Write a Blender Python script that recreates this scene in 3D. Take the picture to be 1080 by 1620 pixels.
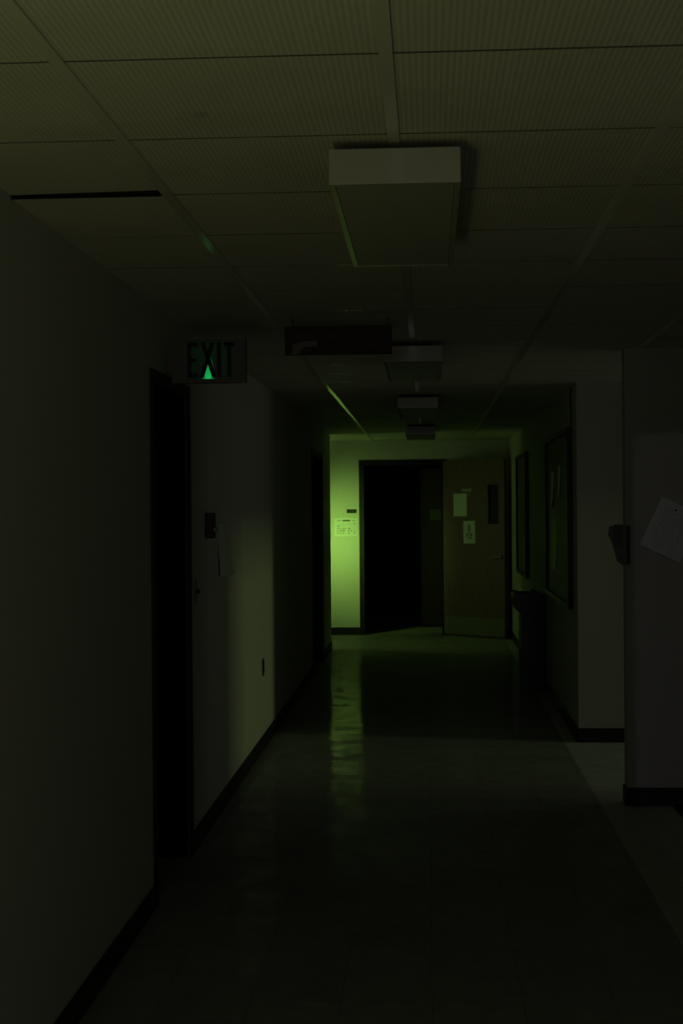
import bpy, bmesh, math, random
from mathutils import Vector, Matrix
random.seed(7)
sc = bpy.context.scene
for o in list(bpy.data.objects): bpy.data.objects.remove(o)
C = sc.collection
PI = math.pi

# ------------------------------------------------------------------ camera
EYE, H, F = 1.66, 2.53, 2300.0          # eye height, ceiling height, focal length in pixels of a 1080x1620 frame
yaw, pitch, roll = math.atan(137/F), -math.atan(6/F), 0.008
fw = Vector((-math.sin(yaw)*math.cos(pitch), math.cos(yaw)*math.cos(pitch), math.sin(pitch)))
r0 = fw.cross(Vector((0, 0, 1))).normalized(); u0 = r0.cross(fw)
R_ = r0*math.cos(roll) - u0*math.sin(roll); U_ = u0*math.cos(roll) + r0*math.sin(roll)
cd = bpy.data.cameras.new('camera'); cam = bpy.data.objects.new('camera', cd); C.objects.link(cam)
cd.sensor_fit = 'VERTICAL'; cd.sensor_height = 36; cd.sensor_width = 24; cd.lens = F*36/1620
cd.clip_start = 0.05; cd.clip_end = 200
m3 = Matrix((R_, U_, -fw)).transposed()
cam.matrix_world = Matrix.Translation((0, 0, EYE)) @ m3.to_4x4()
sc.camera = cam

# ------------------------------------------------------------------ view, world, lights
sc.view_settings.view_transform = 'Standard'; sc.view_settings.look = 'None'
sc.view_settings.exposure = 0.0; sc.view_settings.gamma = 1.0; sc.view_settings.use_curve_mapping = False
sc.cycles.use_denoising = True
sc.cycles.max_bounces = 10; sc.cycles.diffuse_bounces = 7; sc.cycles.glossy_bounces = 4
sc.cycles.caustics_reflective = False; sc.cycles.caustics_refractive = False
w = bpy.data.worlds.new('world'); sc.world = w; w.use_nodes = True
w.node_tree.nodes['Background'].inputs[0].default_value = (0.55, 0.7, 0.35, 1)
w.node_tree.nodes['Background'].inputs[1].default_value = 0.0004

def area(name, loc, target, sx, sy, power, col, spread=180):
    l = bpy.data.lights.new(name, 'AREA'); l.shape = 'RECTANGLE'; l.size = sx; l.size_y = sy
    l.energy = power; l.color = col; l.spread = math.radians(spread)
    o = bpy.data.objects.new(name, l); C.objects.link(o); o.location = loc
    o.rotation_euler = (Vector(target)-Vector(loc)).to_track_quat('-Z', 'Y').to_euler(); return o
# unseen greenish upward fill, added behind the photographer to brighten the near ceiling
area('ceiling_fill_light', (-0.95, 0.8, 0.25), (-1.35, 2.5, 2.53), 0.35, 2.6, 4.8, (0.73, 0.75, 0.25), 120)
# soft ambient fill added in the unseen lobby behind the photographer
area('rear_fill_light', (-0.2, -4.5, 1.7), (0.0, 6.0, 1.4), 1.6, 1.4, 10.0, (0.74, 0.76, 0.86))
# green lamp in the side corridor at the far end: lights the end wall ...
area('side_wall_lamp_light', (-1.75, 17.40, 1.45), (-1.10, 19.0, 1.20), 0.35, 0.35, 3.7, (0.40, 0.78, 0.125), 68)
# ... and the weaker spill of the same corridor reaching floor, open door and right wall
area('side_corridor_light', (-2.6, 17.55, 1.3), (1.0, 17.3, 1.0), 0.5, 0.9, 3.2, (0.44, 0.76, 0.20))
# lamp outside the glazed door of the right-hand side passage
area('outside_lamp_light', (14.0, 7.95, 3.1), (1.0, 9.0, 1.0), 1.3, 0.7, 94.0, (0.62, 0.80, 0.27))
# weak unseen fill added in the side passage to brighten the left wall
area('passage_fill_light', (4.7, 9.75, 1.5), (-1.1, 8.6, 1.3), 0.9, 1.2, 1.9, (0.74, 0.78, 0.74))
# cold lamp far down the hall behind the photographer; the added partition shapes its beam
sl = bpy.data.lights.new('hall_spot_light', 'SPOT'); sl.energy = 70; sl.color = (0.86, 0.76, 0.88)
sl.spot_size = math.radians(10.5); sl.spot_blend = 0.35; sl.shadow_soft_size = 0.05
so = bpy.data.objects.new('hall_spot_light', sl); C.objects.link(so); so.location = (0.82, -8.0, 2.196)
so.rotation_euler = (Vector((1.95, 8.13, 0.95))-so.location).to_track_quat('-Z', 'Y').to_euler()

# ------------------------------------------------------------------ materials
def mat(name, col, rough=0.6, spec=0.5, metal=0.0, noise=0.0, scale=6.0, bump=0.0, bscale=60.0):
    m = bpy.data.materials.new(name); m.use_nodes = True; nt = m.node_tree; N, L = nt.nodes, nt.links
    b = N['Principled BSDF']; b.inputs['Base Color'].default_value = (*col, 1)
    b.inputs['Roughness'].default_value = rough; b.inputs['Metallic'].default_value = metal
    b.inputs['Specular IOR Level'].default_value = spec
    tc = N.new('ShaderNodeTexCoord')
    if noise:
        n = N.new('ShaderNodeTexNoise'); n.inputs['Scale'].default_value = scale; n.inputs['Detail'].default_value = 5
        r = N.new('ShaderNodeMapRange'); r.inputs[3].default_value = 1-noise; r.inputs[4].default_value = 1+noise
        x = N.new('ShaderNodeMix'); x.data_type = 'RGBA'; x.blend_type = 'MULTIPLY'; x.inputs[0].default_value = 1
        x.inputs[6].default_value = (*col, 1)
        L.new(tc.outputs['Object'], n.inputs['Vector']); L.new(n.outputs['Fac'], r.inputs[0])
        L.new(r.outputs[0], x.inputs[7]); L.new(x.outputs[2], b.inputs['Base Color'])
    if bump:
        n2 = N.new('ShaderNodeTexNoise'); n2.inputs['Scale'].default_value = bscale; n2.inputs['Detail'].default_value = 4
        bp = N.new('ShaderNodeBump'); bp.inputs['Strength'].default_value = bump; bp.inputs['Distance'].default_value = 0.01
        L.new(tc.outputs['Object'], n2.inputs['Vector']); L.new(n2.outputs['Fac'], bp.inputs['Height'])
        L.new(bp.outputs[0], b.inputs['Normal'])
    return m
def wood(name, col, rough=0.45):
    m = mat(name, col, rough, 0.25); nt = m.node_tree; N, L = nt.nodes, nt.links
    tc = N.new('ShaderNodeTexCoord'); mp = N.new('ShaderNodeMapping'); mp.inputs['Scale'].default_value = (14, 14, 0.9)
    n = N.new('ShaderNodeTexNoise'); n.inputs['Scale'].default_value = 2.2; n.inputs['Detail'].default_value = 6
    cr = N.new('ShaderNodeValToRGB')
    cr.color_ramp.elements[0].position = .3; cr.color_ramp.elements[0].color = (*[c*.86 for c in col], 1)
    cr.color_ramp.elements[1].position = .7; cr.color_ramp.elements[1].color = (*[min(1, c*1.12) for c in col], 1)
    L.new(tc.outputs['Object'], mp.inputs[0]); L.new(mp.outputs[0], n.inputs['Vector']); L.new(n.outputs['Fac'], cr.inputs[0])
    L.new(cr.outputs[0], N['Principled BSDF'].inputs['Base Color']); return m
M = {}
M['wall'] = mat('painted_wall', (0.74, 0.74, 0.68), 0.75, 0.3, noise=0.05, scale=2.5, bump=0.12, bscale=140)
M['wall_darkened'] = mat('painted_wall_darkened', (0.50, 0.49, 0.46), 0.75, 0.3, noise=0.05, scale=2.5, bump=0.12, bscale=140)  # same wall paint, darkened in the colour to stand in for weaker light
M['dark'] = mat('dark_vinyl_base', (0.022, 0.022, 0.022), 0.55, 0.3, noise=0.1)
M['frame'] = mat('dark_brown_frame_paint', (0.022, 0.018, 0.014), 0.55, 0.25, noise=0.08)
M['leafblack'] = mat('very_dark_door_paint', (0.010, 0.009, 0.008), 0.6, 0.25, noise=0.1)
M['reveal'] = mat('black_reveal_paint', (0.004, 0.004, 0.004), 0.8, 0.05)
M['tbar'] = mat('ceiling_grid_enamel', (0.78, 0.78, 0.70), 0.16, 0.5)
M['tee'] = mat('dark_cross_tee', (0.13, 0.13, 0.12), 0.16, 0.5)
M['fixture'] = mat('white_enamel_housing', (0.48, 0.48, 0.41), 0.2, 0.5, noise=0.04, scale=9)
M['lens'] = mat('prismatic_acrylic_lens', (0.46, 0.48, 0.42), 0.42, 0.35, noise=0.06, scale=30, bump=0.4, bscale=220)
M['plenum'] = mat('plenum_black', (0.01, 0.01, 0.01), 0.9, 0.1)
M['doorwood'] = wood('brown_veneer', (0.205, 0.125, 0.125))
M['kick'] = mat('brushed_kick_plate', (0.20, 0.20, 0.15), 0.5, 0.5, noise=0.05)
M['glassblack'] = mat('dark_vision_glass', (0.003, 0.003, 0.003), 0.5, 0.2)
M['steel'] = mat('satin_steel', (0.85, 0.85, 0.80), 0.12, 0.6, metal=1.0)
M['brass'] = mat('pin_brass', (0.95, 0.92, 0.85), 0.35, 0.8, metal=0.3)
M['paper'] = mat('white_paper', (0.86, 0.90, 0.84), 0.8, 0.2, noise=0.02)
M['ink'] = mat('grey_ink', (0.30, 0.30, 0.29), 0.8, 0.2)
M['inkdark'] = mat('dark_ink', (0.05, 0.04, 0.03), 0.8, 0.2)
M['plastic'] = mat('ivory_plastic', (0.42, 0.42, 0.36), 0.5, 0.4)
M['brownplate'] = mat('dark_brown_plate', (0.05, 0.045, 0.035), 0.5, 0.4)
M['red'] = mat('dark_red_enamel', (0.05, 0.008, 0.008), 0.45, 0.4)
M['signred'] = mat('maroon_sign_panel', (0.060, 0.026, 0.020), 0.6, 0.3, noise=0.05)
M['signtext'] = mat('faded_sign_lettering', (0.12, 0.09, 0.08), 0.7, 0.2)
M['signwhite'] = mat('faded_white_sign_mark', (0.22, 0.20, 0.19), 0.7, 0.2)
M['cork'] = mat('dark_cork_panel', (0.12, 0.12, 0.10), 0.6, 0.25, noise=0.15, scale=20)
M['glasscase'] = mat('glazed_case_front', (0.06, 0.07, 0.06), 0.5, 0.3, noise=0.2, scale=3)
M['boardframe'] = mat('black_board_frame', (0.012, 0.012, 0.011), 0.45, 0.3)
M['fountain'] = mat('dark_fountain_enamel', (0.035, 0.035, 0.032), 0.45, 0.4, noise=0.08)
M['black'] = mat('black_plastic', (0.012, 0.012, 0.012), 0.5, 0.3)
M['house'] = mat('exit_housing_plastic', (0.17, 0.155, 0.14), 0.6, 0.3)
M['cover'] = mat('room_plate_black', (0.008, 0.008, 0.008), 0.4, 0.3)
M['concrete'] = mat('plain_outer_ground', (0.05, 0.05, 0.05), 0.9, 0.1, noise=0.1)

def floor_mat():
    m = bpy.data.materials.new('waxed_vinyl_tiles'); m.use_nodes = True; N, L = m.node_tree.nodes, m.node_tree.links
    b = N['Principled BSDF']; tc = N.new('ShaderNodeTexCoord'); sp = N.new('ShaderNodeSeparateXYZ'); L.new(tc.outputs['Object'], sp.inputs[0])
    # border of paler tiles along the right-hand side
    gt = N.new('ShaderNodeMath'); gt.operation = 'GREATER_THAN'; gt.inputs[1].default_value = 0.945; L.new(sp.outputs[0], gt.inputs[0])
    mx = N.new('ShaderNodeMix'); mx.data_type = 'RGBA'; mx.inputs[6].default_value = (0.36, 0.37, 0.35, 1); mx.inputs[7].default_value = (0.60, 0.60, 0.56, 1)
    L.new(gt.outputs[0], mx.inputs[0])
    n = N.new('ShaderNodeTexNoise'); n.inputs['Scale'].default_value = 9; n.inputs['Detail'].default_value = 6; L.new(tc.outputs['Object'], n.inputs['Vector'])
    mr = N.new('ShaderNodeMapRange'); mr.inputs[3].default_value = .8; mr.inputs[4].default_value = 1.2; L.new(n.outputs['Fac'], mr.inputs[0])
    # tile joints
    br = N.new('ShaderNodeTexBrick'); br.offset = 0; br.inputs['Scale'].default_value = 1; br.inputs['Brick Width'].default_value = .305; br.inputs['Row Height'].default_value = .305
    br.inputs['Mortar Size'].default_value = .0015; br.inputs['Color1'].default_value = (1, 1, 1, 1); br.inputs['Color2'].default_value = (.9, .9, .9, 1); br.inputs['Mortar'].default_value = (.6, .6, .6, 1)
    L.new(tc.outputs['Object'], br.inputs['Vector'])
    x1 = N.new('ShaderNodeMix'); x1.data_type = 'RGBA'; x1.blend_type = 'MULTIPLY'; x1.inputs[0].default_value = 1
    x2 = N.new('ShaderNodeMix'); x2.data_type = 'RGBA'; x2.blend_type = 'MULTIPLY'; x2.inputs[0].default_value = 1
    L.new(mx.outputs[2], x1.inputs[6]); L.new(mr.outputs[0], x1.inputs[7]); L.new(x1.outputs[2], x2.inputs[6]); L.new(br.outputs['Color'], x2.inputs[7])
    L.new(x2.outputs[2], b.inputs['Base Color'])
    # waxed, scuffed surface: gentle waves plus finer ripples
    mp = N.new('ShaderNodeMapping'); mp.inputs['Scale'].default_value = (1.0, 1.0, 1.0); L.new(tc.outputs['Object'], mp.inputs[0])
    w1 = N.new('ShaderNodeTexNoise'); w1.inputs['Scale'].default_value = 5.0; w1.inputs['Detail'].default_value = 3; L.new(mp.outputs[0], w1.inputs['Vector'])
    w2 = N.new('ShaderNodeTexNoise'); w2.inputs['Scale'].default_value = 30; w2.inputs['Detail'].default_value = 2; L.new(mp.outputs[0], w2.inputs['Vector'])
    b1 = N.new('ShaderNodeBump'); b1.inputs['Strength'].default_value = 0.55; b1.inputs['Distance'].default_value = 0.006; L.new(w1.outputs['Fac'], b1.inputs['Height'])
    b2 = N.new('ShaderNodeBump'); b2.inputs['Strength'].default_value = 0.16; b2.inputs['Distance'].default_value = 0.0015; L.new(w2.outputs['Fac'], b2.inputs['Height'])
    L.new(b1.outputs[0], b2.inputs['Normal']); L.new(b2.outputs[0], b.inputs['Normal'])
    b.inputs['Roughness'].default_value = 0.8; b.inputs['Specular IOR Level'].default_value = 0.15
    # worn wax: a patchy glossy film over the matt vinyl
    g = N.new('ShaderNodeBsdfGlossy'); g.inputs['Roughness'].default_value = 0.09; g.inputs['Color'].default_value = (1, 1, 1, 1); L.new(b2.outputs[0], g.inputs['Normal'])
    fr = N.new('ShaderNodeFresnel'); fr.inputs['IOR'].default_value = 1.45
    mq = N.new('ShaderNodeMapping'); mq.inputs['Scale'].default_value = (1.6, 1.1, 1); L.new(tc.outputs['Object'], mq.inputs[0])
    w3 = N.new('ShaderNodeTexNoise'); w3.inputs['Scale'].default_value = 4.2; w3.inputs['Detail'].default_value = 5; w3.inputs['Roughness'].default_value = .65; L.new(mq.outputs[0], w3.inputs['Vector'])
    r3 = N.new('ShaderNodeMapRange'); r3.inputs[1].default_value = .38; r3.inputs[2].default_value = .62; r3.inputs[3].default_value = .03; r3.inputs[4].default_value = .24; L.new(w3.outputs['Fac'], r3.inputs[0])
    fm = N.new('ShaderNodeMath'); fm.operation = 'MULTIPLY'; L.new(fr.outputs[0], fm.inputs[0]); L.new(r3.outputs[0], fm.inputs[1])
    ms = N.new('ShaderNodeMixShader'); L.new(fm.outputs[0], ms.inputs[0]); L.new(b.outputs[0], ms.inputs[1]); L.new(g.outputs[0], ms.inputs[2])
    L.new(ms.outputs[0], N['Material Output'].inputs['Surface'])
    return m
M['floor'] = floor_mat()

def ceil_mat():
    m = bpy.data.materials.new('grooved_acoustic_tile'); m.use_nodes = True; N, L = m.node_tree.nodes, m.node_tree.links
    b = N['Principled BSDF']; b.inputs['Roughness'].default_value = .85; b.inputs['Specular IOR Level'].default_value = .2
    tc = N.new('ShaderNodeTexCoord'); sp = N.new('ShaderNodeSeparateXYZ'); L.new(tc.outputs['Object'], sp.inputs[0])
    mu = N.new('ShaderNodeMath'); mu.operation = 'MULTIPLY'; mu.inputs[1].default_value = 2*PI/0.0125; L.new(sp.outputs[0], mu.inputs[0])
    si = N.new('ShaderNodeMath'); si.operation = 'SINE'; L.new(mu.outputs[0], si.inputs[0])
    nz = N.new('ShaderNodeTexNoise'); nz.inputs['Scale'].default_value = 3.2; nz.inputs['Detail'].default_value = 3; L.new(tc.outputs['Object'], nz.inputs['Vector'])
    cr = N.new('ShaderNodeMapRange'); cr.inputs[1].default_value = -1; cr.inputs[2].default_value = 1; cr.inputs[3].default_value = .86; cr.inputs[4].default_value = 1.04; L.new(si.outputs[0], cr.inputs[0])
    n2 = N.new('ShaderNodeMapRange'); n2.inputs[3].default_value = .88; n2.inputs[4].default_value = 1.12; L.new(nz.outputs['Fac'], n2.inputs[0])
    m1 = N.new('ShaderNodeMath'); m1.operation = 'MULTIPLY'; L.new(cr.outputs[0], m1.inputs[0]); L.new(n2.outputs[0], m1.inputs[1])
    # water stain on one tile
    vs = N.new('ShaderNodeVectorMath'); vs.operation = 'SUBTRACT'; vs.inputs[1].default_value = (-.497, 3.187, 2.53); L.new(tc.outputs['Object'], vs.inputs[0])
    ml = N.new('ShaderNodeVectorMath'); ml.operation = 'MULTIPLY'; ml.inputs[1].default_value = (1, .75, 1); L.new(vs.outputs[0], ml.inputs[0])
    ln = N.new('ShaderNodeVectorMath'); ln.operation = 'LENGTH'; L.new(ml.outputs[0], ln.inputs[0])
    n3 = N.new('ShaderNodeTexNoise'); n3.inputs['Scale'].default_value = 70; n3.inputs['Detail'].default_value = 3; L.new(tc.outputs['Object'], n3.inputs['Vector'])
    a1 = N.new('ShaderNodeMath'); a1.operation = 'MULTIPLY_ADD'; a1.inputs[1].default_value = .05; L.new(n3.outputs['Fac'], a1.inputs[0]); L.new(ln.outputs['Value'], a1.inputs[2])
    s1 = N.new('ShaderNodeMapRange'); s1.inputs[1].default_value = .028; s1.inputs[2].default_value = .05; s1.inputs[3].default_value = .72; s1.inputs[4].default_value = 1; L.new(a1.outputs[0], s1.inputs[0])
    m2 = N.new('ShaderNodeMath'); m2.operation = 'MULTIPLY'; L.new(m1.outputs[0], m2.inputs[0]); L.new(s1.outputs[0], m2.inputs[1])
    x = N.new('ShaderNodeMix'); x.data_type = 'RGBA'; x.blend_type = 'MULTIPLY'; x.inputs[0].default_value = 1; x.inputs[6].default_value = (.72, .72, .65, 1)
    L.new(m2.outputs[0], x.inputs[7]); L.new(x.outputs[2], b.inputs['Base Color'])
    bp = N.new('ShaderNodeBump'); bp.inputs['Strength'].default_value = .22; bp.inputs['Distance'].default_value = .002; L.new(si.outputs[0], bp.inputs['Height']); L.new(bp.outputs[0], b.inputs['Normal'])
    return m
M['ceiling'] = ceil_mat()

def exit_mat():
    # backlit green face; only the one lamp at the bottom still burns, so the glow is strongest there
    m = bpy.data.materials.new('backlit_green_face'); m.use_nodes = True; N, L = m.node_tree.nodes, m.node_tree.links
    b = N['Principled BSDF']; b.inputs['Base Color'].default_value = (.03, .06, .04, 1); b.inputs['Roughness'].default_value = .4
    tc = N.new('ShaderNodeTexCoord')
    def glow(cx, cz, sx, sz, p, k):
        a = N.new('ShaderNodeVectorMath'); a.operation = 'SUBTRACT'; a.inputs[1].default_value = (cx, 0, cz); L.new(tc.outputs['Object'], a.inputs[0])
        s = N.new('ShaderNodeVectorMath'); s.operation = 'MULTIPLY'; s.inputs[1].default_value = (1/sx, 0, 1/sz); L.new(a.outputs[0], s.inputs[0])
        l = N.new('ShaderNodeVectorMath'); l.operation = 'LENGTH'; L.new(s.outputs[0], l.inputs[0])
        r = N.new('ShaderNodeMapRange'); r.inputs[1].default_value = 0; r.inputs[2].default_value = 1; r.inputs[3].default_value = 1; r.inputs[4].default_value = 0; L.new(l.outputs['Value'], r.inputs[0])
        q = N.new('ShaderNodeMath'); q.operation = 'POWER'; q.inputs[1].default_value = p; L.new(r.outputs[0], q.inputs[0])
        t = N.new('ShaderNodeMath'); t.operation = 'MULTIPLY'; t.inputs[1].default_value = k; L.new(q.outputs[0], t.inputs[0]); return t
    g1 = glow(-.003, -.088, .030, .115, 1.0, 0.62); g2 = glow(0, 0.03, .16, .15, .7, 0.005)
    ad = N.new('ShaderNodeMath'); ad.operation = 'ADD'; L.new(g1.outputs[0], ad.inputs[0]); L.new(g2.outputs[0], ad.inputs[1])
    b.inputs['Emission Color'].default_value = (.015, .80, .16, 1); L.new(ad.outputs[0], b.inputs['Emission Strength'])
    return m
M['exit'] = exit_mat()
def lined_paper():
    m = mat('printed_sheet', (.5, .5, .52), .8, .2); N, L = m.node_tree.nodes, m.node_tree.links; b = N['Principled BSDF']
    tc = N.new('ShaderNodeTexCoord'); sp = N.new('ShaderNodeSeparateXYZ'); L.new(tc.outputs['Object'], sp.inputs[0])
    a = N.new('ShaderNodeMath'); a.operation = 'MULTIPLY'; a.inputs[1].default_value = 90; L.new(sp.outputs[2], a.inputs[0])
    f = N.new('ShaderNodeMath'); f.operation = 'FRACT'; L.new(a.outputs[0], f.inputs[0])
    g = N.new('ShaderNodeMath'); g.operation = 'GREATER_THAN'; g.inputs[1].default_value = .55; L.new(f.outputs[0], g.inputs[0])
    mp = N.new('ShaderNodeMapping'); mp.inputs['Scale'].default_value = (60, 1, 90); L.new(tc.outputs['Object'], mp.inputs[0])
    n = N.new('ShaderNodeTexNoise'); n.inputs['Scale'].default_value = 1; L.new(mp.outputs[0], n.inputs['Vector'])
    h = N.new('ShaderNodeMath'); h.operation = 'GREATER_THAN'; h.inputs[1].default_value = .47; L.new(n.outputs['Fac'], h.inputs[0])
    ax = N.new('ShaderNodeMath'); ax.operation = 'ABSOLUTE'; L.new(sp.outputs[0], ax.inputs[0])
    i1 = N.new('ShaderNodeMath'); i1.operation = 'LESS_THAN'; i1.inputs[1].default_value = .075; L.new(ax.outputs[0], i1.inputs[0])
    az = N.new('ShaderNodeMath'); az.operation = 'ABSOLUTE'; L.new(sp.outputs[2], az.inputs[0])
    i2 = N.new('ShaderNodeMath'); i2.operation = 'LESS_THAN'; i2.inputs[1].default_value = .105; L.new(az.outputs[0], i2.inputs[0])
    last = g.outputs[0]
    for z in (h, i1, i2):
        q = N.new('ShaderNodeMath'); q.operation = 'MULTIPLY'; L.new(last, q.inputs[0]); L.new(z.outputs[0], q.inputs[1]); last = q.outputs[0]
    x = N.new('ShaderNodeMix'); x.data_type = 'RGBA'; x.inputs[6].default_value = (.80, .80, .82, 1); x.inputs[7].default_value = (.56, .56, .58, 1); L.new(last, x.inputs[0])
    L.new(x.outputs[2], b.inputs['Base Color']); return m
M['print'] = lined_paper()

# ------------------------------------------------------------------ helpers
def link(name, bm, m, parent=None, loc=None, smooth=False):
    me = bpy.data.meshes.new(name); bmesh.ops.recalc_face_normals(bm, faces=bm.faces[:]); bm.to_mesh(me); bm.free()
    for x in (m if isinstance(m, list) else [m]): me.materials.append(x)
    if smooth:
        for p in me.polygons: p.use_smooth = True
    o = bpy.data.objects.new(name, me); C.objects.link(o)
    if parent: o.parent = parent
    if loc: o.location = loc
    return o
def box(bm, x0, x1, y0, y1, z0, z1, bev=0.0, mi=0, mat4=None):
    b2 = bmesh.new()
    v = [b2.verts.new(p) for p in [(x0, y0, z0), (x1, y0, z0), (x1, y1, z0), (x0, y1, z0), (x0, y0, z1), (x1, y0, z1), (x1, y1, z1), (x0, y1, z1)]]
    for f in ((0, 3, 2, 1), (4, 5, 6, 7), (0, 1, 5, 4), (1, 2, 6, 5), (2, 3, 7, 6), (3, 0, 4, 7)): b2.faces.new([v[i] for i in f])
    if bev: bmesh.ops.bevel(b2, geom=b2.edges[:], offset=bev, segments=2, affect='EDGES', profile=.5)
    if mat4: b2.transform(mat4)
    for f in b2.faces: f.material_index = mi
    me = bpy.data.meshes.new('tmp'); b2.to_mesh(me); b2.free(); bm.from_mesh(me); bpy.data.meshes.remove(me)
def cyl(bm, p0, p1, r0, r1=None, n=20):
    p0, p1 = Vector(p0), Vector(p1); r1 = r0 if r1 is None else r1; d = p1-p0
    mt = Matrix.Translation((p0+p1)/2) @ d.to_track_quat('Z', 'Y').to_matrix().to_4x4()
    bmesh.ops.create_cone(bm, cap_ends=True, segments=n, radius1=r0, radius2=r1, depth=d.length, matrix=mt)
def bx(name, a, m, parent=None, bev=0.0):
    bm = bmesh.new(); box(bm, *a, bev=bev); return link(name, bm, m, parent)
def st(o): o['kind'] = 'structure'; return o
def empty(name, loc, rz=0.0):
    o = bpy.data.objects.new(name, None); C.objects.link(o); o.location = loc; o.rotation_euler = (0, 0, rz); o.empty_display_size = .1; return o
def tag(o, label, cat, group=None):
    o['label'] = label; o['category'] = cat
    if group: o['group'] = group
    return o
def text(name, s, size, m, parent, loc, rot=(PI/2, 0, 0), depth=.002, align='CENTER', sx=1.0, bold=0.0):
    cu = bpy.data.curves.new(name, 'FONT'); cu.body = s; cu.size = size; cu.extrude = depth; cu.align_x = align; cu.align_y = 'CENTER'; cu.offset = bold
    t = bpy.data.objects.new(name+'_c', cu); C.objects.link(t); bpy.context.view_layer.update()
    me = bpy.data.meshes.new_from_object(t.evaluated_get(bpy.context.evaluated_depsgraph_get())); me.name = name
    bpy.data.objects.remove(t); me.materials.clear(); me.materials.append(m)
    o = bpy.data.objects.new(name, me); C.objects.link(o)
    if parent: o.parent = parent
    o.location = loc; o.rotation_euler = rot; o.scale = (sx, 1, 1); return o

# ------------------------------------------------------------------ room shell
XL, XR, YE = -1.15, 1.045, 19.0
T = 0.09
st(bx('floor', (-5.2, 15.5, -9.2, 22.6, -.10, 0), M['floor']))

# ceiling: grooved lay-in tiles, one left-hand tile lifted at its far edge; dark slab above
bm = bmesh.new()
xs = [-1.325, -.71, -.074, .543, 1.16, 1.777, 2.394, 3.011, 3.62]
ys = [2.787-.602+.602*k for k in range(-18, 29)]
for i in range(len(xs)-1):
    for j in range(len(ys)-1):
        x0, x1, y0, y1 = xs[i]+.004, xs[i+1]-.004, ys[j]+.003, ys[j+1]-.003
        cx, cy = (x0+x1)/2, (y0+y1)/2
        if cx > 1.2 and cy > 8.2: continue
        z = H + random.uniform(0, .0015)
        if i == 0 and abs(cy-3.69) < .2:      # lifted tile
            b4 = Matrix.Translation((-1.15, y0, H+.001)) @ Matrix.Rotation(math.radians(0.45), 4, 'X') @ Matrix.Rotation(math.radians(-0.75), 4, 'Y') @ Matrix.Translation((1.15, -y0, -H))
            box(bm, -1.149, x1, y0+.008, y1-.012, H, H+.014, mat4=b4)
        else: box(bm, x0, x1, y0, y1, z, z+.016)
box(bm, -5.2, 3.7, -9.2, 22.6, H+.10, H+.16, mi=1)
box(bm, -5.2, XL-.18, 17.0, YE, H, H+.02)
box(bm, 1.1565, 6.0, 8.2, 10.3, H, H+.02)
box(bm, -5.2, 3.7, YE+.1, 22.6, H, H+.02)
st(link('ceiling', bm, [M['ceiling'], M['plenum']]))
bm = bmesh.new()                              # exposed grid: wide runners along the corridor, narrow cross tees
for x in xs[1:]:
    y1 = YE if x < 1.1 else 8.2
    box(bm, x-.0135, x+.0135, -9.1, y1, H-.005, H+.0)
st(link('trim_1', bm, M['tbar']))
bm = bmesh.new()
for j, y in enumerate(ys):
    if y > YE-.05: continue
    x1 = 3.6 if y < 8.1 else XR+.1
    box(bm, XL-.1, x1, y-.0035, y+.0035, H+.0004, H+.012)
st(link('trim_2', bm, M['tee']))
bm = bmesh.new()                              # dark strip standing in for gap shade at the far edge of the lifted tile
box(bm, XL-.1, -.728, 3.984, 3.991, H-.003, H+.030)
st(link('gap_shade_strip', bm, M['plenum']))

def wall_with(name, segs, m=None):
    bm = bmesh.new()
    for s in segs: box(bm, *s)
    return st(link(name, bm, m or M['wall']))
ZT = H+.12
D1, D2, DH = (6.03, 6.90), (14.40, 15.72), 2.20
wt = .22
wall_with('wall_left', [(XL-wt, XL, -9.2, D1[0], 0, ZT), (XL-wt, XL, D1[1], D2[0], 0, ZT), (XL-wt, XL, D2[1], 17.10, 0, ZT),
                        (XL-wt, XL, D1[0], D1[1], DH, ZT), (XL-wt, XL, D2[0], D2[1], DH, ZT),
                        (-5.2, XL-wt, 16.90, 17.10, 0, ZT), (-5.2, -5.0, 17.10, YE, 0, ZT)])
# end wall with the open doorway
EX0, EX1 = -.845, .185
wall_with('wall_back', [(-5.2, EX0, YE, YE+.16, 0, ZT), (EX1, XR+.2, YE, YE+.16, 0, ZT), (EX0, EX1, YE, YE+.16, 2.235, ZT)])
wall_with('wall_right', [(XR, XR+.15, 10.45, YE, 0, ZT), (XR, 5.2, 10.3, 10.45, 0, ZT)], M['wall_darkened'])
st(bx('wall_lobby', (1.09, 3.75, 8.13, 8.24, 0, ZT), M['wall_darkened']))
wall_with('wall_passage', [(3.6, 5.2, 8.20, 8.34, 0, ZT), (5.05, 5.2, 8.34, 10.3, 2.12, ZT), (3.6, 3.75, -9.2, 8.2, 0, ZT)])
wall_with('wall_front', [(-1.4, 3.75, -9.3, -9.15, 0, ZT)])
# unseen partition added right of the photographer: its opening shapes the cold beam
wall_with('wall_beam_mask', [(.86, 1.045, 3.40, 3.50, 0, ZT), (1.045, 2.2, 3.40, 3.50, 2.10, ZT), (2.2, 3.6, 3.40, 3.50, 0, ZT)])
# dark room behind the far doorway
wall_with('wall_vestibule', [(-1.9, -1.75, YE+.16, 22.5, 0, ZT), (-1.9, 1.4, 22.35, 22.5, 0, ZT), (.20, .34, YE+.16, 22.4, 0, ZT)], M['reveal'])
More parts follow.
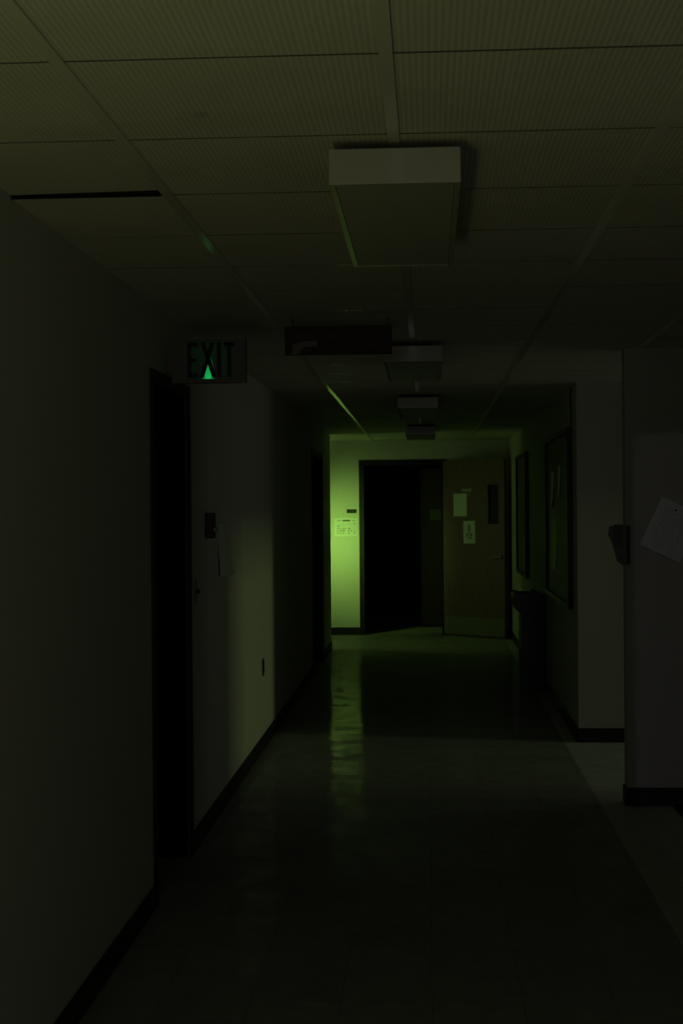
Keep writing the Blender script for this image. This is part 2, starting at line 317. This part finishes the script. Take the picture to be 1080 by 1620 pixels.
# baseboards
def base(name, segs):
    bm = bmesh.new()
    for s in segs: box(bm, *s, 0, .10, bev=.003)
    return st(link(name, bm, M['dark']))
base('baseboard_left', [(XL, XL+.010, -9.0, D1[0]-.06), (XL, XL+.010, D1[1]+.06, D2[0]-.06), (XL, XL+.010, D2[1]+.06, 17.10), (-5.0, XL+.010, 17.10, 17.11)])
base('baseboard_back', [(-5.0, EX0-.06, YE-.010, YE), (EX1+.06, XR, YE-.010, YE)])
base('baseboard_right', [(XR-.010, XR, 10.29, YE-.012), (XR-.010, 5.0, 10.29, 10.30)])
base('baseboard_lobby', [(1.08, 3.6, 8.12, 8.13), (1.08, 1.09, 8.12, 8.25)])

# ------------------------------------------------------------------ doors
def side_door(name, y0, y1):
    t = st(empty(name, (XL, (y0+y1)/2, 0))); t.location = (0, 0, 0)
    bm = bmesh.new()                                     # casing on the corridor face + reveals
    box(bm, XL-.006, XL+.012, y0-.05, y0+.004, 0, DH+.05, bev=.003); box(bm, XL-.006, XL+.012, y1-.004, y1+.05, 0, DH+.05, bev=.003)
    box(bm, XL-.006, XL+.012, y0+.004, y1-.004, DH-.004, DH+.05, bev=.003)
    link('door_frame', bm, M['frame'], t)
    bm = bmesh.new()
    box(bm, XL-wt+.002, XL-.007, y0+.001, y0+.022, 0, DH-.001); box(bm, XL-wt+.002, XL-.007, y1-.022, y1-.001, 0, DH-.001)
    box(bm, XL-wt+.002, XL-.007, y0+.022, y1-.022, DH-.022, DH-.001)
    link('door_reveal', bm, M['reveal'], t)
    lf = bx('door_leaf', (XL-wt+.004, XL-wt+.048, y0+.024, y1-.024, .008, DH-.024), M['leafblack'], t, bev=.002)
    bm = bmesh.new(); x = XL-wt+.048
    cyl(bm, (x, y1-.09, 1.02), (x+.05, y1-.09, 1.02), .011); cyl(bm, (x+.05, y1-.09, 1.02), (x+.05, y1-.20, 1.02), .009); cyl(bm, (x, y1-.09, 1.02), (x+.008, y1-.09, 1.02), .028)
    link('handle', bm, M['black'], lf, smooth=False)
    return t
side_door('door_1', *D1)
side_door('door_2', *D2)

# end door: dark frame and a leaf swung open against the right wall
t = st(empty('door_3', (0, 0, 0)))
bm = bmesh.new()
box(bm, EX0-.055, EX0+.012, YE-.022, YE+.165, 0, 2.285, bev=.004); box(bm, EX1-.012, EX1+.055, YE-.022, YE+.165, 0, 2.285, bev=.004)
box(bm, EX0+.012, EX1-.012, YE-.022, YE+.165, 2.215, 2.285, bev=.004)
link('door_frame', bm, M['frame'], t)
LA = math.atan2(18.33-18.95, .94-.195); LO = (.195, 18.955, 0)
leaf = empty('door_leaf', LO, LA); leaf.parent = t
LL = .985
bm = bmesh.new()
wx0, wx1, wz0, wz1 = .745, .875, 1.455, 1.93
for a in ((0, wx0, 0, .045, .012, 2.265), (wx1, LL, 0, .045, .012, 2.265), (wx0, wx1, 0, .045, .012, wz0), (wx0, wx1, 0, .045, wz1, 2.265)): box(bm, *a)
bmesh.ops.remove_doubles(bm, verts=bm.verts[:], dist=1e-5)
link('door_panel', bm, M['doorwood'], leaf)
leafM = Matrix.Translation(LO) @ Matrix.Rotation(LA, 4, 'Z')
bx('vision_glass', (wx0+.0005, wx1-.0005, .014, .020, wz0+.0005, wz1-.0005), M['glassblack'], leaf)
bm = bmesh.new()
for a in ((wx0-.012, wx0, wz0-.012, wz1+.012), (wx1, wx1+.012, wz0-.012, wz1+.012), (wx0, wx1, wz0-.012, wz0), (wx0, wx1, wz1, wz1+.012)): box(bm, a[0], a[1], -.006, 0, a[2], a[3])
link('glass_bead', bm, M['leafblack'], leaf)
bx('kick_plate', (.012, LL-.012, -.003, 0, .03, .25), M['kick'], leaf)
bm = bmesh.new(); cyl(bm, (.905, 0, 1.03), (.905, -.012, 1.03), .034, .031, 28); cyl(bm, (.905, -.012, 1.03), (.905, -.055, 1.03), .012)
cyl(bm, (.915, -.055, 1.032), (.800, -.058, 1.012), .011, .009)
bmesh.ops.create_uvsphere(bm, u_segments=14, v_segments=8, radius=.017, matrix=Matrix.Translation((.800, -.058, 1.012)))
bmesh.ops.create_uvsphere(bm, u_segments=14, v_segments=8, radius=.018, matrix=Matrix.Translation((.912, -.056, 1.032)))
link('handle', bm, M['steel'], leaf, smooth=True)
bm = bmesh.new()
for z in (.25, 1.15, 2.05): cyl(bm, (-.007, -.004, z-.05), (-.007, -.004, z+.05), .007)
link('hinge', bm, M['frame'], leaf)

# small dark blind door inside the vestibule with its sheet
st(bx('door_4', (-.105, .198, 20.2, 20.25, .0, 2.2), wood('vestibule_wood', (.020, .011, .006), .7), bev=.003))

# ------------------------------------------------------------------ surface mounted ceiling lights
def ceiling_light(y, label):
    t = tag(empty('ceiling_light', (-.0725, y, H-.108)), label, 'ceiling light', 'surface mounted ceiling lights along the corridor')
    W, L_, HH = .155, 1.18, .084
    bm = bmesh.new(); e = .014
    # tray: end plates, side rails with a lip and a back pan
    box(bm, -W, W, 0, .012, 0, HH, bev=.002); box(bm, -W, W, L_-.012, L_, 0, HH, bev=.002)
    box(bm, -W, -W+e, .012, L_-.012, 0, HH); box(bm, W-e, W, .012, L_-.012, 0, HH)
    box(bm, -W+e, W-e, .012, L_-.012, HH-.006, HH)
    link('housing', bm, M['fixture'], t)
    bm = bmesh.new(); box(bm, -W+e+.001, W-e-.001, .013, L_-.013, .002, .010); link('lens', bm, M['lens'], t)
    for yy in (.18, L_-.22):
        bm = bmesh.new(); box(bm, -.10, .10, yy, yy+.06, HH, HH+.0235); link('mounting_bracket', bm, M['plenum'], t)
    return t
for y, lab in ((3.42, 'nearest and largest rectangular surface ceiling light with white metal rim, unlit'),
               (7.60, 'unlit ceiling light just beyond the hanging dark red sign, second from the camera'),
               (11.15, 'small unlit ceiling light third from the camera, far down the corridor'),
               (15.20, 'farthest and smallest unlit ceiling light, in front of the green lit end wall')):
    ceiling_light(y, lab)

# ------------------------------------------------------------------ exit sign
ex = tag(empty('exit_sign', (-.957, 6.35, 2.311)), 'dim green EXIT sign box on the left wall above the near dark doorway', 'exit sign')
W, Hh, D = .163, .095, .045
bm = bmesh.new()
fx0, fx1, fz0, fz1 = -.100, .118, -.078, .090
box(bm, -W, W, .006, D, -Hh, Hh, bev=.004)
box(bm, -W, fx0, -.004, .006, -Hh, Hh); box(bm, fx1, W, -.004, .006, -Hh, Hh); box(bm, fx0, fx1, -.004, .006, -Hh, fz0); box(bm, fx0, fx1, -.004, .006, fz1, Hh)
link('housing', bm, M['house'], ex)
bm = bmesh.new(); box(bm, fx0, fx1, .001, .0055, fz0, fz1); link('lit_face', bm, M['exit'], ex)
bm = bmesh.new()                                  # block letters standing on the face
def stroke(p, q, w=.017):
    p, q = Vector((p[0], 0, p[1])), Vector((q[0], 0, q[1])); d = q-p; a = math.atan2(d.z, d.x)
    box(bm, 0, d.length, -.003, .001, -w/2, w/2, mat4=Matrix.Translation(p) @ Matrix.Rotation(-a, 4, 'Y'))
zb, zt = -.070, .082
stroke((-.086, zb), (-.086, zt)); stroke((-.086, zt-.008), (-.048, zt-.008)); stroke((-.086, .006), (-.055, .006), .014); stroke((-.086, zb+.008), (-.048, zb+.008))
stroke((-.033, zb-.002), (.017, zt), .018); stroke((.025, zb-.002), (-.027, zt), .018)
stroke((.045, zb), (.045, zt), .018)
stroke((.090, zb), (.090, zt)); stroke((.066, zt-.008), (.114, zt-.008))
link('lettering', bm, M['black'], ex)
bm = bmesh.new(); box(bm, -W-.030, -W, .012, .036, -.05, .05); link('wall_bracket', bm, M['house'], ex)
bm = bmesh.new(); cyl(bm, (W-.012, .002, -Hh+.002), (W-.012, .002, -Hh-.006), .004); o = link('test_button', bm, M['brass'], ex)

# ------------------------------------------------------------------ hanging red sign
hs = tag(empty('hanging_sign', (-.402, 6.6, 2.424)), 'dark red sign board hung from the ceiling by two thin chains, faint two-line lettering', 'sign')
bx('sign_panel', (-.244, .244, 0, .012, -.066, .066), M['signred'], hs, bev=.002)
text('lettering', 'RADIO COMMUNICATIONS', .043, M['signtext'], hs, (.002, -.001, .022), depth=.001, sx=.70)
text('lettering', 'BEGIN THIS ROOM', .040, M['signtext'], hs, (.062, -.001, -.036), depth=.001, sx=.70)
bm = bmesh.new()                                  # pale bent arrow-like mark
pts = [(-.212, -.062), (-.205, -.012), (-.165, -.008), (-.160, -.001), (-.095, -.003), (-.095, -.027), (-.150, -.028), (-.170, -.040), (-.180, -.062)]
vs = [bm.verts.new((x, -.0015, z)) for x, z in pts]; f = bm.faces.new(vs)
r = bmesh.ops.extrude_face_region(bm, geom=[f]); bmesh.ops.translate(bm, verts=[v for v in r['geom'] if isinstance(v, bmesh.types.BMVert)], vec=(0, .0014, 0))
link('pale_mark', bm, M['signwhite'], hs)
for x in (-.207, .228):
    bm = bmesh.new()
    for k in range(4):
        mt = Matrix.Translation((x, .006, .070+.0105*k)) @ Matrix.Rotation(PI/2*(k % 2), 4, 'Z')
        box(bm, -.004, .004, -.0012, .0012, -.006, .006, mat4=mt)
    link('chain', bm, M['black'], hs)

# ------------------------------------------------------------------ left wall fittings
# fire alarm pull station
t = tag(empty('fire_alarm_pull_station', (XL, 7.50, 1.575)), 'small dark red alarm box on the left wall past the near doorway', 'alarm box')
bm = bmesh.new(); box(bm, 0, .040, -.05, .06, -.066, .066, bev=.006); link('case', bm, M['red'], t)
bm = bmesh.new(); box(bm, .040, .052, -.035, .045, -.030, -.008, bev=.003); link('pull_bar', bm, M['plastic'], t)
# switch
t = tag(empty('light_switch', (XL, 7.105, 1.255)), 'light switch plate on the left wall beside the near dark doorway', 'light switch')
bm = bmesh.new(); box(bm, 0, .007, -.035, .035, -.060, .060, bev=.002); link('cover_plate', bm, M['plastic'], t)
bm = bmesh.new(); box(bm, .007, .024, -.006, .006, -.010, .012, bev=.002); link('toggle', bm, M['black'], t)
# socket
t = tag(empty('wall_outlet', (XL, 10.0, .565)), 'dark power outlet low on the left wall inside the dim green lit patch', 'outlet')
bm = bmesh.new(); box(bm, 0, .007, -.035, .035, -.058, .058, bev=.002); link('cover_plate', bm, M['brownplate'], t)
for dz in (-.022, .022):
    bm = bmesh.new(); box(bm, .007, .012, -.014, .014, dz-.013, dz+.013, bev=.003); link('receptacle', bm, M['black'], t)
# curling sheet
def sheet(name, w_, h_, m, curl=0.0, n=8, th=.0012):
    """sheet in its own x-z plane, centred, facing -y; lower edge curls away from the wall"""
    bm = bmesh.new(); g = {}
    for i in range(n+1):
        for j in range(n+1):
            u, v = i/n-.5, j/n-.5
            c = curl*max(0, .5-v)**2*(1 if curl else 0)*(.4+1.2*(i/n))
            g[i, j] = bm.verts.new((u*w_, -c, v*h_))
    for i in range(n):
        for j in range(n): bm.faces.new((g[i, j], g[i+1, j], g[i+1, j+1], g[i, j+1]))
    r = bmesh.ops.extrude_face_region(bm, geom=bm.faces[:]); bmesh.ops.translate(bm, verts=[v for v in r['geom'] if isinstance(v, bmesh.types.BMVert)], vec=(0, -th, 0))
    return link(name, bm, m, smooth=False)
o = sheet('notice_sheet', .26, .285, M['paper'], curl=.035); o.location = (XL+.0005, 8.045, 1.435); o.rotation_euler = (0, 0, PI/2)
tag(o, 'pale paper notice on the left wall just beyond the small alarm box', 'notice')

# ------------------------------------------------------------------ end wall plate and calendar sheet
t = tag(empty('room_number_plate', (-.999, YE, 1.620)), 'small black room number plate on the bright green lit wall', 'plate')
bx('plate', (-.064, .064, -.006, 0, -.025, .025), M['cover'], t, bev=.001)
text('lettering', '105', .036, M['signtext'], t, (.004, -.0065, 0), depth=.0008)
t = tag(empty('wall_calendar', (-1.075, YE, 1.411)), 'white printed calendar sheet on the green lit wall below the black plate', 'calendar')
bx('sheet', (-.150, .150, -.004, 0, -.117, .117), M['paper'], t)
bx('title_bar', (-.045, .055, -.0055, -.004, .079, .095), M['inkdark'], t)
bm = bmesh.new()
rr = random.Random(3)
for c_ in range(8):
    x = -.118+c_*.036
    box(bm, x, x+.0015, -.0050, -.004, -.090, .060)
for r_ in range(6):
    z = -.090+r_*.030
    box(bm, -.118, .136, -.0050, -.004, z, z+.0012)
for c_ in range(7):
    for r_ in range(5):
        if rr.random() < (.85 if r_ < 3 else .3):
            x = -.112+c_*.036; z = -.083+r_*.030; box(bm, x, x+rr.uniform(.010, .026), -.0050, -.004, z, z+rr.uniform(.006, .018))
box(bm, -.12, -.06, -.0050, -.004, .083, .091); box(bm, .075, .125, -.0050, -.004, .083, .091)
link('printing', bm, M['ink'], t)

# ------------------------------------------------------------------ papers on the open door leaf
def on_leaf(o, s, z, tilt=0.0, d=.0008):
    o.matrix_world = leafM @ Matrix.Translation((s, -d, z)) @ Matrix.Rotation(tilt, 4, 'Y')
o = sheet('door_notice', .217, .292, M['paper']); on_leaf(o, .283, 1.690, .0); tag(o, 'plain sheet taped high on the open wooden door', 'notice')
t = empty('printed_notice', (0, 0, 0)); on_leaf(t, .428, 1.340, -.02); tag(t, 'printed sheet with a dark picture on the open wooden door, lower of the two', 'notice')
o = sheet('sheet', .190, .290, M['paper']); o.parent = t
bm = bmesh.new()
for a in ((-.016, .016, .03, .10), (-.012, .012, -.01, .03), (-.045, .045, -.030, -.018), (-.05, -.02, -.055, -.03), (.015, .05, -.06, -.03), (-.035, .04, -.085, -.068)): box(bm, a[0], a[1], -.0022, -.0012, a[2], a[3])
link('printed_figure', bm, M['ink'], t)
t = empty('name_label', (0, 0, 0)); on_leaf(t, .392, 1.878, .0); tag(t, 'small narrow pale label above the plain sheet on the open door', 'label')
bx('label_strip', (-.082, .082, -.004, 0, -.018, .018), M['plastic'], t)
bm = bmesh.new(); box(bm, -.006, .006, -.002, 0, -.036, .036, mat4=Matrix.Translation((.034, 0, -.052)) @ Matrix.Rotation(.55, 4, 'Y')); link('tape', bm, M['plastic'], t)
t = empty('door_hook', (0, 0, 0)); on_leaf(t, .684, 1.830, .0); tag(t, 'short slanted metal hook on the open door left of its narrow window', 'hook')
bm = bmesh.new(); box(bm, -.006, .006, -.008, 0, -.034, .034, bev=.002, mat4=Matrix.Rotation(-.5, 4, 'Y')); link('hook_bar', bm, M['plastic'], t)
o = sheet('vestibule_notice', .15, .145, mat('grey_sheet', (.055, .060, .050), .8, .2)); o.location = (.100, 20.199, 1.560); tag(o, 'dim square notice inside the dark doorway near the door edge', 'notice')

# ------------------------------------------------------------------ bulletin boards on the right wall
def board(y0, y1, label, m, name):
    z0, z1 = .915, 2.235
    t = tag(empty(name, (XR, (y0+y1)/2, z0)), label, 'notice board', 'framed boards on the right wall')
    L2, hh, d = (y1-y0)/2, z1-z0, .040
    bm = bmesh.new(); e = .035
    box(bm, -d, 0, -L2, -L2+e, 0, hh, bev=.002); box(bm, -d, 0, L2-e, L2, 0, hh, bev=.002); box(bm, -d, 0, -L2+e, L2-e, 0, e); box(bm, -d, 0, -L2+e, L2-e, hh-e, hh)
    link('board_frame', bm, M['boardframe'], t)
    bm = bmesh.new(); box(bm, -d+.022, 0, -L2+e, L2-e, e, hh-e); link('board_panel', bm, m, t); return t
board(10.60, 12.60, 'long dark framed board on the right wall, nearer of the two', M['cork'], 'bulletin_board')
board(15.20, 16.80, 'dark framed board on the right wall near the open door, farther of the two', M['glasscase'], 'bulletin_board')
def on_right(y, z, w_, h_, label, m=None, yaw_=0, curl=.01):
    o = sheet('pinned_paper', w_, h_, m or M['paper'], curl=curl); o.location = (XR-.0185, y, z); o.rotation_euler = (0, 0, -PI/2); tag(o, label, 'paper', 'papers on the right wall boards'); return o
on_right(11.47, 1.855, .20, .25, 'pale sheet pinned high on the nearer right board, nearest the camera')
on_right(12.10, 1.80, .22, .28, 'pale sheet pinned high on the nearer right board, second from the camera')
on_right(11.95, 1.35, .5, .40, 'darker poster pinned in the middle of the nearer right board', M['glasscase'])
on_right(15.9, 1.62, .45, .5, 'dim poster in the farther right board', M['cork'], curl=.005)
# cable cover above the nearer board
o = bx('cable_cover', (XR-.010, XR, 10.645, 10.660, 2.245, H-.001), M['black'], bev=.002); tag(o, 'thin dark vertical cable cover running from the nearer board to the ceiling', 'cable cover')

# ------------------------------------------------------------------ drinking fountain
t = tag(empty('drinking_fountain', (XR, 13.35, 0)), 'tall dark cabinet drinking fountain against the right wall below the boards', 'drinking fountain')
bm = bmesh.new(); box(bm, -.215, -.012, -.20, .22, .0, .70, bev=.008); link('cabinet', bm, M['fountain'], t)
bm = bmesh.new()                                  # basin: rounded, overhanging towards the corridor
prof = [(-.012, .70), (-.225, .70), (-.275, .745), (-.288, .80), (-.288, .875), (-.270, .892), (-.225, .880), (-.200, .872), (-.075, .872), (-.050, .885), (-.034, .880), (-.012, .835)]
A = [bm.verts.new((x, -.205, z)) for x, z in prof]; B = [bm.verts.new((x, .225, z)) for x, z in prof]
bm.faces.new(A); bm.faces.new(B[::-1])
for i in range(len(A)): bm.faces.new((A[i], A[i-1], B[i-1], B[i]))
bmesh.ops.bevel(bm, geom=[e for e in bm.edges if abs(e.verts[0].co.y-e.verts[1].co.y) < 1e-6], offset=.006, segments=2, affect='EDGES')
link('basin', bm, M['fountain'], t)
bm = bmesh.new(); cyl(bm, (-.075, .12, .868), (-.075, .12, .890), .012); cyl(bm, (-.075, .12, .890), (-.105, .12, .896), .007); link('spout', bm, M['fountain'], t)
bm = bmesh.new(); box(bm, -.294, -.286, -.05, .07, .79, .83, bev=.003); link('push_bar', bm, M['black'], t)
bm = bmesh.new()
for k in range(7): box(bm, -.219, -.214, -.15, .17, .12+k*.03, .132+k*.03)
link('vent_grille', bm, M['black'], t)

# ------------------------------------------------------------------ lobby wall: tilted sheet, pins, corner holder, mat
pw, ph = .232, .292; pc = Vector((1.2915, 8.128, 1.709)); ang = math.radians(-26)   # hangs askew from its top-left corner
t = empty('pinned_sheet', pc); tag(t, 'pale printed sheet hanging askew from two pins on the right wall', 'notice')
o = sheet('sheet', pw, ph, M['print'], curl=.05); o.parent = t
Rm = Matrix.Rotation(-ang, 4, 'Y')
o.matrix_local = Rm @ Matrix.Translation((pw/2, -.001, -ph/2))
bm = bmesh.new(); cyl(bm, (0, 0, 0), (0, -.002, 0), .006); o = link('punched_hole', bm, M['black'], t)
o.matrix_local = Rm @ Matrix.Translation((.10, -.0022, -.035))
for dx, dz in ((-.002, -.002), (.018, .006)):
    bm = bmesh.new(); bmesh.ops.create_uvsphere(bm, u_segments=12, v_segments=8, radius=.0045, matrix=Matrix.Translation((dx, -.006, dz))); link('pin', bm, M['brass'], t, smooth=True)
t = empty('leaflet_holder', (1.09, 8.13, 1.44)); tag(t, 'small dark tapered holder on the corner of the near right wall', 'holder')
bm = bmesh.new()                                  # pocket hooked over the wall corner, narrowing to the bottom
out = [(-.090, .110), (-.098, .056), (-.078, .030), (-.062, -.030), (-.050, -.085), (-.020, -.108), (.012, -.104), (.014, .110)]
A = [bm.verts.new((x, -.032, z)) for x, z in out]; B = [bm.verts.new((x, -.002, z)) for x, z in out]
bm.faces.new(A); bm.faces.new(B[::-1])
for i in range(len(A)): bm.faces.new((A[i], A[i-1], B[i-1], B[i]))
bmesh.ops.bevel(bm, geom=bm.edges[:], offset=.003, segments=1, affect='EDGES')
link('pocket', bm, mat('dark_grey_pocket', (.22, .22, .21), .6, .3), t)
bx('back_plate', (.002, .018, -.036, -.001, -.100, .112), M['black'], t, bev=.001)
bx('leaflet', (-.070, -.020, -.034, -.0325, .0, .118), mat('grey_leaflet', (.16, .16, .15), .8, .2), t)
o = bx('door_mat', (1.335, 2.3, 4.9, 8.10, 0, .012), M['black'], bev=.003); tag(o, 'dark floor mat at the right edge below the tilted sheet', 'mat')
